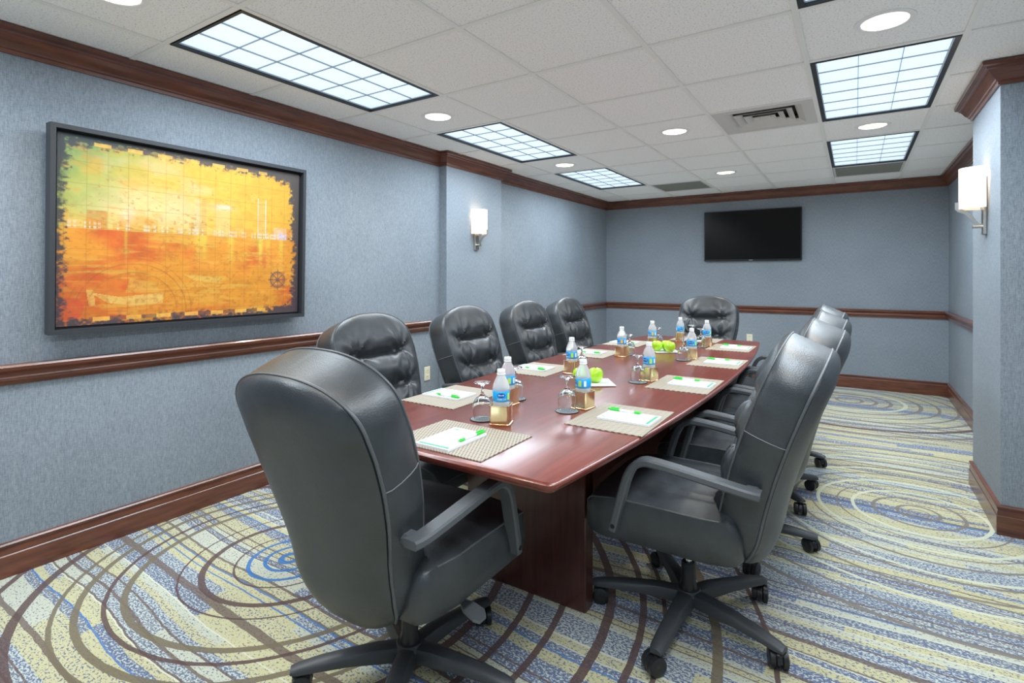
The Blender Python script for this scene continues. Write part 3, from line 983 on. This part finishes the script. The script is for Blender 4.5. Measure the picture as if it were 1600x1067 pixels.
        for k, p in enumerate(pts):
            tn = (pts[min(k+1, len(pts)-1)]-pts[max(k-1, 0)]).normalized()
            ax = Vector((1, 0, 0)); nn = ax.cross(tn).normalized()
            g = 1.0
            rows_.append([tuple(p+ax*q[0]*g+nn*q[1]) for q in sec])
        a.loops(rows_)
        ar = a.build('armrest', 'arm_plastic', root, 35)
        MB().cyl((sx*.300, -.268, .588), .009, .0, 12, 'x') if False else None
        MB().cyl((sx*.2925, -.262, .6155), .008, .012, 12, 'x').build('bolt', 'bolt', ar, 40)
        MB().cyl((sx*.302, .178, .415), .008, .012, 12, 'x').build('bolt', 'bolt', ar, 40)
        MB().box(min(sx*.20, sx*.275), max(sx*.20, sx*.275), -.280, -.235, .598, .626, .008).build('bracket', 'arm_plastic', ar, 35)
    # mechanism, column
    MB().box(-.10, .10, -.12, .10, .300, .345, .01).build('tilt_mechanism', 'base_plastic', root, 35)
    MB().lathe([(.014, .20), (.014, .305)], 16).build('gas_lift', 'chrome', root, 40)
    MB().lathe([(.034, .09), (.030, .13), (.027, .14), (.026, .205), (.022, .21)], 20).build('column_sleeve', 'caster_plastic', root, 40)
    lv = MB()
    lv.tube([(.06, .0, .318), (.17, .0, .308), (.225, .0, .30)], .006, 8)
    lv.build('lever', 'lever', root, 40)
    rows_ = []
    for x_, w_, z_ in ((.215, .010, .300), (.235, .024, .297), (.275, .028, .285), (.290, .016, .278)):
        rows_.append([(x_, -w_, z_-.005), (x_, w_, z_-.005), (x_, w_, z_+.005), (x_, -w_, z_+.005)])
    MB().loops(rows_).build('lever_paddle', 'lever', root, 40)
    # five star base: its own branch so it can be turned
    base = MB().lathe([(.0, .060), (.045, .062), (.052, .075), (.052, .098), (.040, .112), (.0, .114)], 20).build('star_base', 'base_plastic', root, 40)
    for k in range(5):
        an = R(72*k)
        rows_ = []
        for r_, w_, zt_, zb_ in ((.03, .034, .108, .066), (.10, .032, .112, .070), (.18, .029, .108, .074), (.27, .027, .100, .072), (.335, .024, .090, .068), (.358, .018, .084, .068)):
            ring = [(-w_, zb_), (-w_*1.0, zb_+.45*(zt_-zb_)), (-w_*.7, zt_-.004), (-w_*.3, zt_), (w_*.3, zt_), (w_*.7, zt_-.004), (w_, zb_+.45*(zt_-zb_)), (w_, zb_)]
            rows_.append([(r_*math.cos(an)-q[0]*math.sin(an), r_*math.sin(an)+q[0]*math.cos(an), q[1]) for q in ring])
        MB().loops(rows_).build('leg', 'base_plastic', base, 40)
        cx, cy = .338*math.cos(an), .338*math.sin(an)
        ca = an + (0.7, 2.4, -1.1, 1.6, -2.2)[k]
        c = MB()
        c.lathe([(.006, .045), (.006, .072)], 10)
        c.lathe([(.015, .046), (.017, .056), (.012, .062)], 14)
        # hood
        hood = []
        for q in range(9):
            b = R(-20+200*q/8)
            hood.append([(-.008, .030*math.cos(b)+.012, .029+.030*math.sin(b)), (.008, .030*math.cos(b)+.012, .029+.030*math.sin(b)),
                         (.008, .024*math.cos(b)+.012, .029+.024*math.sin(b)), (-.008, .024*math.cos(b)+.012, .029+.024*math.sin(b))])
        c.loops(hood)
        for sx in (-1, 1):
            wv = MB().lathe([(.0, -.011), (.025, -.011), (.031, -.007), (.031, .007), (.025, .010), (.010, .011), (0, .009)], 18)
            c.add([(sx*(.0195+p[2]) if True else 0, p[0]+.012, p[1]+.0318) for p in wv.v], wv.f)
        cs = c.build('caster', 'caster_plastic', base, 40)
        cs.location = (cx, cy, 0); cs.rotation_euler = (0, 0, ca)
    return root, base
ch0, base0 = chair_proto()
CH = [  # x, y, heading (0 = faces +y), base turn, label
    (-1.20, 1.25, 0, 10, 'black leather chair at the near end of the table, seen from behind'),
    (-0.525, 2.03, 90, -20, 'black leather chair on the right side of the table nearest the camera, whole base visible'),
    (-0.50, 2.78, 90, 5, 'black leather chair on the right side of the table, second from the camera'),
    (-0.50, 3.46, 90, 30, 'black leather chair on the right side of the table, third from the camera'),
    (-0.52, 4.14, 90, -10, 'black leather chair on the right side of the table, farthest from the camera'),
    (-1.775, 1.90, -90, 36, 'black leather chair on the left side of the table, nearest the camera'),
    (-1.80, 2.74, -90, 0, 'black leather chair on the left side of the table, second from the camera'),
    (-1.82, 3.54, -90, 40, 'black leather chair on the left side of the table, third from the camera'),
    (-1.82, 4.24, -90, 15, 'black leather chair on the left side of the table, farthest from the camera'),
    (-1.18, 4.95, 180, 0, 'black leather chair at the far end of the table, below the television'),
]
for i, (x, y, hd, bt, lab) in enumerate(CH):
    o = ch0 if i == 0 else copy_tree(ch0)
    o.location = (x, y, 0); o.rotation_euler = (0, 0, R(hd))
    for c in o.children:
        if c.name.startswith('star_base'): c.rotation_euler = (0, 0, R(bt-hd))
    tag(o, lab, 'chair', 'leather chairs around the conference table')

# ------------------------------------------------------------ place settings
# seat key: mat centre, heading of the sitter, bottle xy, bottle turn, glass xy, phrase
SET = [
    ('near end', (-1.085, 1.368), 0, (-1.076, 1.590), (-1.165, 1.597), 'at the near end of the table'),
    ('L1', (-1.488, 1.83), -90, (-1.215, 1.845), (-1.236, 1.935), 'at the left side seat nearest the camera'),
    ('L2', (-1.515, 2.62), -90, (-1.305, 2.620), (-1.286, 2.705), 'at the second seat on the left side'),
    ('L3', (-1.508, 3.36), -90, (-1.298, 3.345), (-1.279, 3.440), 'at the third seat on the left side'),
    ('L4', (-1.505, 4.01), -90, (-1.275, 3.905), (-1.262, 4.005), 'at the farthest seat on the left side'),
    ('R1', (-0.735, 1.89), 90, (-0.925, 1.960), (-0.952, 1.870), 'at the right side seat nearest the camera'),
    ('R2', (-0.700, 2.65), 90, (-0.884, 2.655), (-0.913, 2.570), 'at the second seat on the right side'),
    ('R3', (-0.705, 3.41), 90, (-0.882, 3.490), (-0.910, 3.403), 'at the third seat on the right side'),
    ('R4', (-0.765, 4.16), 90, (-0.945, 4.185), (-0.968, 4.096), 'at the farthest seat on the right side'),
    ('far end', (-1.108, 4.535), 180, (-1.192, 4.360), (-1.095, 4.330), 'at the far end below the television'),
]
def text_mesh(body, size):
    cu = bpy.data.curves.new('t', 'FONT'); cu.body = body; cu.size = size; cu.align_x = 'CENTER'; cu.align_y = 'CENTER'
    o = bpy.data.objects.new('t', cu); col.objects.link(o)
    bpy.context.view_layer.update()
    dg = bpy.context.evaluated_depsgraph_get()
    me = bpy.data.meshes.new_from_object(o.evaluated_get(dg))
    vs_ = [tuple(q.co) for q in me.vertices]; fs = [tuple(p.vertices) for p in me.polygons]
    bpy.data.objects.remove(o, do_unlink=True); bpy.data.curves.remove(cu)
    return vs_, fs
def on_cyl(vs_, r, z, ang):
    out = []
    for x, y, _ in vs_:
        a = ang + x/r
        out.append((r*math.cos(a), r*math.sin(a), z+y))
    return out
BR_ = .0312
def make_bottle(accent):
    r = empty('water_bottle')
    prof = [(0, .003), (.026, .002), (.0305, .008), (.0312, .016), (.0300, .022), (.0312, .028), (.0300, .036), (.0312, .044), (.0300, .052), (.0312, .060),
            (.0312, .074), (.0303, .080), (.0303, .119), (.0312, .124), (.0310, .130), (.0285, .142), (.023, .156), (.0165, .168), (.0135, .174), (.0125, .178), (.0125, .182), (0, .182)]
    MB().lathe(prof, 28).build('body', 'bottle_plastic', r, 60)
    MB().lathe([(.0148, .1745), (.0156, .176), (.0156, .178), (.0140, .1795), (.0148, .181), (.0148, .192), (.0136, .194), (0, .194)], 20).build('cap', 'cap_white', r, 40)
    lb = MB().lathe([(.0306, .081), (.0312, .0815), (.0312, .1185), (.0306, .119)], 32, close=False)
    lb.f = lb.f[:-2]
    lab = lb.build('label', 'label_blue', r, 60)
    # print on the label: oval crest with wordmark, line of script, colour patch, white data panel
    rr_ = .0316
    def patch(w_, h_, z, ang, n=10, oval=False):
        vs_ = []; fs = []
        if oval:
            vs_ = [(0, 0, 0)] + [(w_/2*math.cos(2*math.pi*k/20), h_/2*math.sin(2*math.pi*k/20), 0) for k in range(20)]
            fs = [(0, 1+k, 1+(k+1) % 20) for k in range(20)]
        else:
            for k in range(n+1):
                x_ = -w_/2+w_*k/n; vs_ += [(x_, -h_/2, 0), (x_, h_/2, 0)]
            fs = [(2*k, 2*k+2, 2*k+3, 2*k+1) for k in range(n)]
        return vs_, fs
    def put(vf, z, ang, mt, nm, dr=0.0):
        MB().add(on_cyl(vf[0], rr_+dr, z, ang), vf[1]).build(nm, mt, lab)
    for half in (0, math.pi):
        put(patch(.030, .017, 0, 0, oval=True), .105, half-.25, 'label_navy', 'crest')
        put(TXT1, .1055, half-.25, 'label_white', 'lettering', .0002)
        put(TXT2, .0905, half-.15, 'label_white', 'lettering', .0001)
        put(patch(.014, .024, 0, 0), .100, half+.75, accent, 'colour_patch')
        put(patch(.010, .022, 0, 0), .100, half+1.45, 'label_white', 'data_panel')
    return r
TXT1 = text_mesh('Nestle', .0085)
TXT2 = text_mesh('PURE LIFE', .0078)
def make_holder():
    r = empty('bottle_holder')
    def rsq(hw, rc, z):
        pts = []
        for q, (sx, sy) in enumerate(((1, 1), (-1, 1), (-1, -1), (1, -1))):
            for k in range(5):
                a = R(90*q+90*k/4)
                pts.append((sx*(hw-rc)+rc*math.cos(a), sy*(hw-rc)+rc*math.sin(a), z))
        return pts
    rows_ = [rsq(.0325, .008, .006), rsq(.0355, .009, .006), rsq(.0355, .009, .066), rsq(.0372, .010, .068), rsq(.0372, .010, .070), rsq(.0335, .008, .070), rsq(.0332, .008, .0065)]
    MB().loops(rows_[1:], caps=False).build('sleeve', 'gold', r, 40)
    MB().loops([rsq(.0375, .010, 0), rsq(.0385, .010, .0015), rsq(.0385, .010, .0045), rsq(.0355, .009, .006), rsq(.034, .009, .0015)][:4] + [rsq(.033, .009, .006), rsq(.033, .009, .0012)]).build('base', 'gold', r, 40)
    return r
def make_glass():
    r = empty('goblet')
    # upside-down stemmed goblet, rim at z=0
    outer = [(.0325, .0), (.0335, .004), (.0360, .030), (.0365, .045), (.0335, .062), (.024, .076), (.012, .084), (.0065, .090), (.0048, .100), (.0045, .112), (.0065, .122), (.014, .128), (.030, .1315), (.0325, .133), (.0325, .1345), (.0, .1355)]
    inner = [(.0, .078), (.010, .0765), (.022, .071), (.0315, .058), (.0345, .045), (.0342, .030), (.0318, .004), (.0315, .0)]
    bowl = MB().lathe([(p[0], p[1]) for p in outer[:8]] + [(0, .0895)] , 28)
    m = MB().lathe(outer, 28); m.f = [f for f in m.f if len(f) == 4]
    k = MB().lathe(inner, 28); k.f = [f for f in k.f if len(f) == 4]
    m.add(k.v, k.f)
    # rim join
    n = 28; base_ = len(outer)*n + (len(inner)-1)*n
    m.f += [(i, (i+1) % n, base_+(i+1) % n, base_+i) for i in range(n)]
    m.build('bowl', 'clear_glass', r, 60)
    return r
def make_coaster():
    r = empty('coaster')
    MB().lathe([(0, 0), (.045, 0), (.047, .0012), (.047, .003), (.0445, .0036), (.0435, .0024), (0, .0024)], 36).build('rim', 'coaster_rim', r, 40)
    MB().lathe([(0, .0024), (.0432, .0024), (.0432, .0030), (0, .0030)], 36).build('paper_disc', 'coaster_paper', r)
    return r
def make_pad():
    r = empty('notepad')
    MB().box(-.0675, .0675, -.10, .10, 0, .007).build('paper_block', 'paper', r)
    MB().box(-.060, .060, -.092, -.082, .007, .0073).build('green_band', 'print_green', r)
    m = MB(); m.box(-.056, -.030, .083, .088, .007, .0073); m.box(-.056, -.036, .076, .080, .007, .0073)
    m.build('printed_mark', 'pen_green', r)
    return r
def make_pen():
    r = empty('pen')
    # lies along local y
    def lat(prof, nm, mt):
        m = MB().lathe(prof, 12)
        MB().add([(p[0], p[2], p[1]+.0052) for p in m.v], m.f).build(nm, mt, r, 50)
    lat([(.0038, -.035), (.0044, -.03), (.0044, .035), (.004, .036)], 'barrel', 'pen_white')
    lat([(.0044, .030), (.0052, .031), (.0052, .068), (.0035, .071), (.0026, .0715), (.0026, .078)], 'cap', 'pen_green')
    lat([(.0008, -.062), (.0022, -.055), (.0046, -.05), (.0048, -.030), (.0044, -.029)], 'grip', 'pen_green')
    MB().box(-.0016, .0016, .030, .066, .0108, .0126).build('clip', 'pen_green', r)
    return r
ORD = {}
protos = {}
for k, (key, mc, hd, bxy, gxy, ph) in enumerate(SET):
    def inst(nm, fn):
        if nm not in protos:
            protos[nm] = fn(); return protos[nm]
        return copy_tree(protos[nm])
    # placemat
    if 'mat' not in protos:
        q = []
        m = MB().box(-.186, .186, -.144, .144, 0, .003)
        mat = m.build('placemat', 'placemat'); protos['mat'] = mat
    else: mat = copy_tree(protos['mat'])
    mat.location = (mc[0], mc[1], TZ+.0003); mat.rotation_euler = (0, 0, R(hd))
    tag(mat, 'woven beige placemat '+ph, 'placemat', 'woven placemats on the table')
    f = Vector((-math.sin(R(hd)), math.cos(R(hd)))); rt = Vector((math.cos(R(hd)), math.sin(R(hd))))
    p = inst('pad', make_pad)
    c = Vector(mc) - rt*.0 - f*.03 + rt*(-.0)
    if key in ('near end',): c = Vector((-1.095, 1.333))
    p.location = (c.x, c.y, TZ+.0034); p.rotation_euler = (0, 0, R(hd)+random.uniform(-.02, .02))
    tag(p, 'white notepad with green stripe '+ph, 'notepad', 'notepads on the placemats')
    e = inst('pen', make_pen)
    q = c + rt*.053 + f*.028
    e.location = (q.x, q.y, TZ+.0108); e.rotation_euler = (0, 0, R(hd)+random.uniform(-.05, .05))
    tag(e, 'green and white pen on the notepad '+ph, 'pen', 'pens on the notepads')
    acc = 'label_orange' if key in ('L3', 'L4') else 'label_lime'
    b = inst('bottle_'+acc, lambda: make_bottle(acc))
    view = math.atan2(-bxy[1], -bxy[0])
    b.location = (bxy[0], bxy[1], TZ+.0020)
    b.rotation_euler = (0, 0, view + {'near end': .25, 'L1': 2.6, 'R1': -1.2, 'L2': -.7, 'L3': -.75, 'L4': -.7}.get(key, random.uniform(-1, 1)))
    tag(b, 'clear water bottle with blue label '+ph, 'bottle', 'water bottles on the table')
    h = inst('holder', make_holder)
    h.location = (bxy[0], bxy[1], TZ+.0003); h.rotation_euler = (0, 0, R({'near end': 20, 'R1': -10}.get(key, random.uniform(-15, 15))))
    tag(h, 'square gold bottle holder '+ph, 'bottle holder', 'gold bottle holders on the table')
    co = inst('coaster', make_coaster)
    co.location = (gxy[0], gxy[1], TZ+.0003)
    tag(co, 'round dark coaster '+ph, 'coaster', 'round coasters under the goblets')
    g = inst('glass', make_glass)
    g.location = (gxy[0], gxy[1], TZ+.0040)
    tag(g, 'upside-down clear goblet '+ph, 'glass', 'upturned goblets on coasters')

# plates of apples
def make_apple():
    r = empty('apple')
    prof = [(0, .004), (.010, .001), (.020, .002), (.030, .012), (.0365, .028), (.038, .042), (.034, .058), (.024, .068), (.014, .069), (.006, .064), (0, .060)]
    MB().lathe(prof, 24).build('flesh', 'apple_skin', r, 70)
    MB().tube([(0, 0, .060), (.002, 0, .070), (.005, .001, .078)], .0013, 6).build('stem', 'apple_stem', r, 60)
    return r
def make_plate():
    r = empty('plate')
    a = .088
    rows_ = []
    for hw, z in ((.070, 0), (.078, 0), (a, .003), (a, .006), (.080, .004), (.030, .004)):
        rows_.append([(-hw, -hw, z), (hw, -hw, z), (hw, hw, z), (-hw, hw, z)])
    MB().loops(rows_).build('dish', 'china', r)
    return r
ap0 = pl0 = None
APP = [((-1.085, 2.43), 35, [((.0, .012), 'green apple on the nearer white plate, at the right'), ((-.064, -.030), 'green apple on the nearer white plate, at the left behind the bottle')],
        'square white plate with apples in the middle of the table, nearer one'),
       ((-1.125, 3.72), 35, [((-.048, -.028), 'green apple on the farther white plate, leftmost of three'), ((.004, .030), 'green apple on the farther white plate, middle of three'), ((.047, -.038), 'green apple on the farther white plate, front right of three')],
        'square white plate with apples at the far part of the table')]
for (px, py), rot, apples, lab in APP:
    p = make_plate() if pl0 is None else copy_tree(pl0)
    pl0 = pl0 or p
    p.location = (px, py, TZ+.0003); p.rotation_euler = (0, 0, R(rot))
    tag(p, lab, 'plate', 'apple plates')
    for (ax_, ay_), al in apples:
        a = make_apple() if ap0 is None else copy_tree(ap0)
        ap0 = ap0 or a
        a.location = (px+ax_, py+ay_, TZ+.0050); a.rotation_euler = (0, 0, random.uniform(0, 6))
        tag(a, al, 'apple', 'green apples on plates')
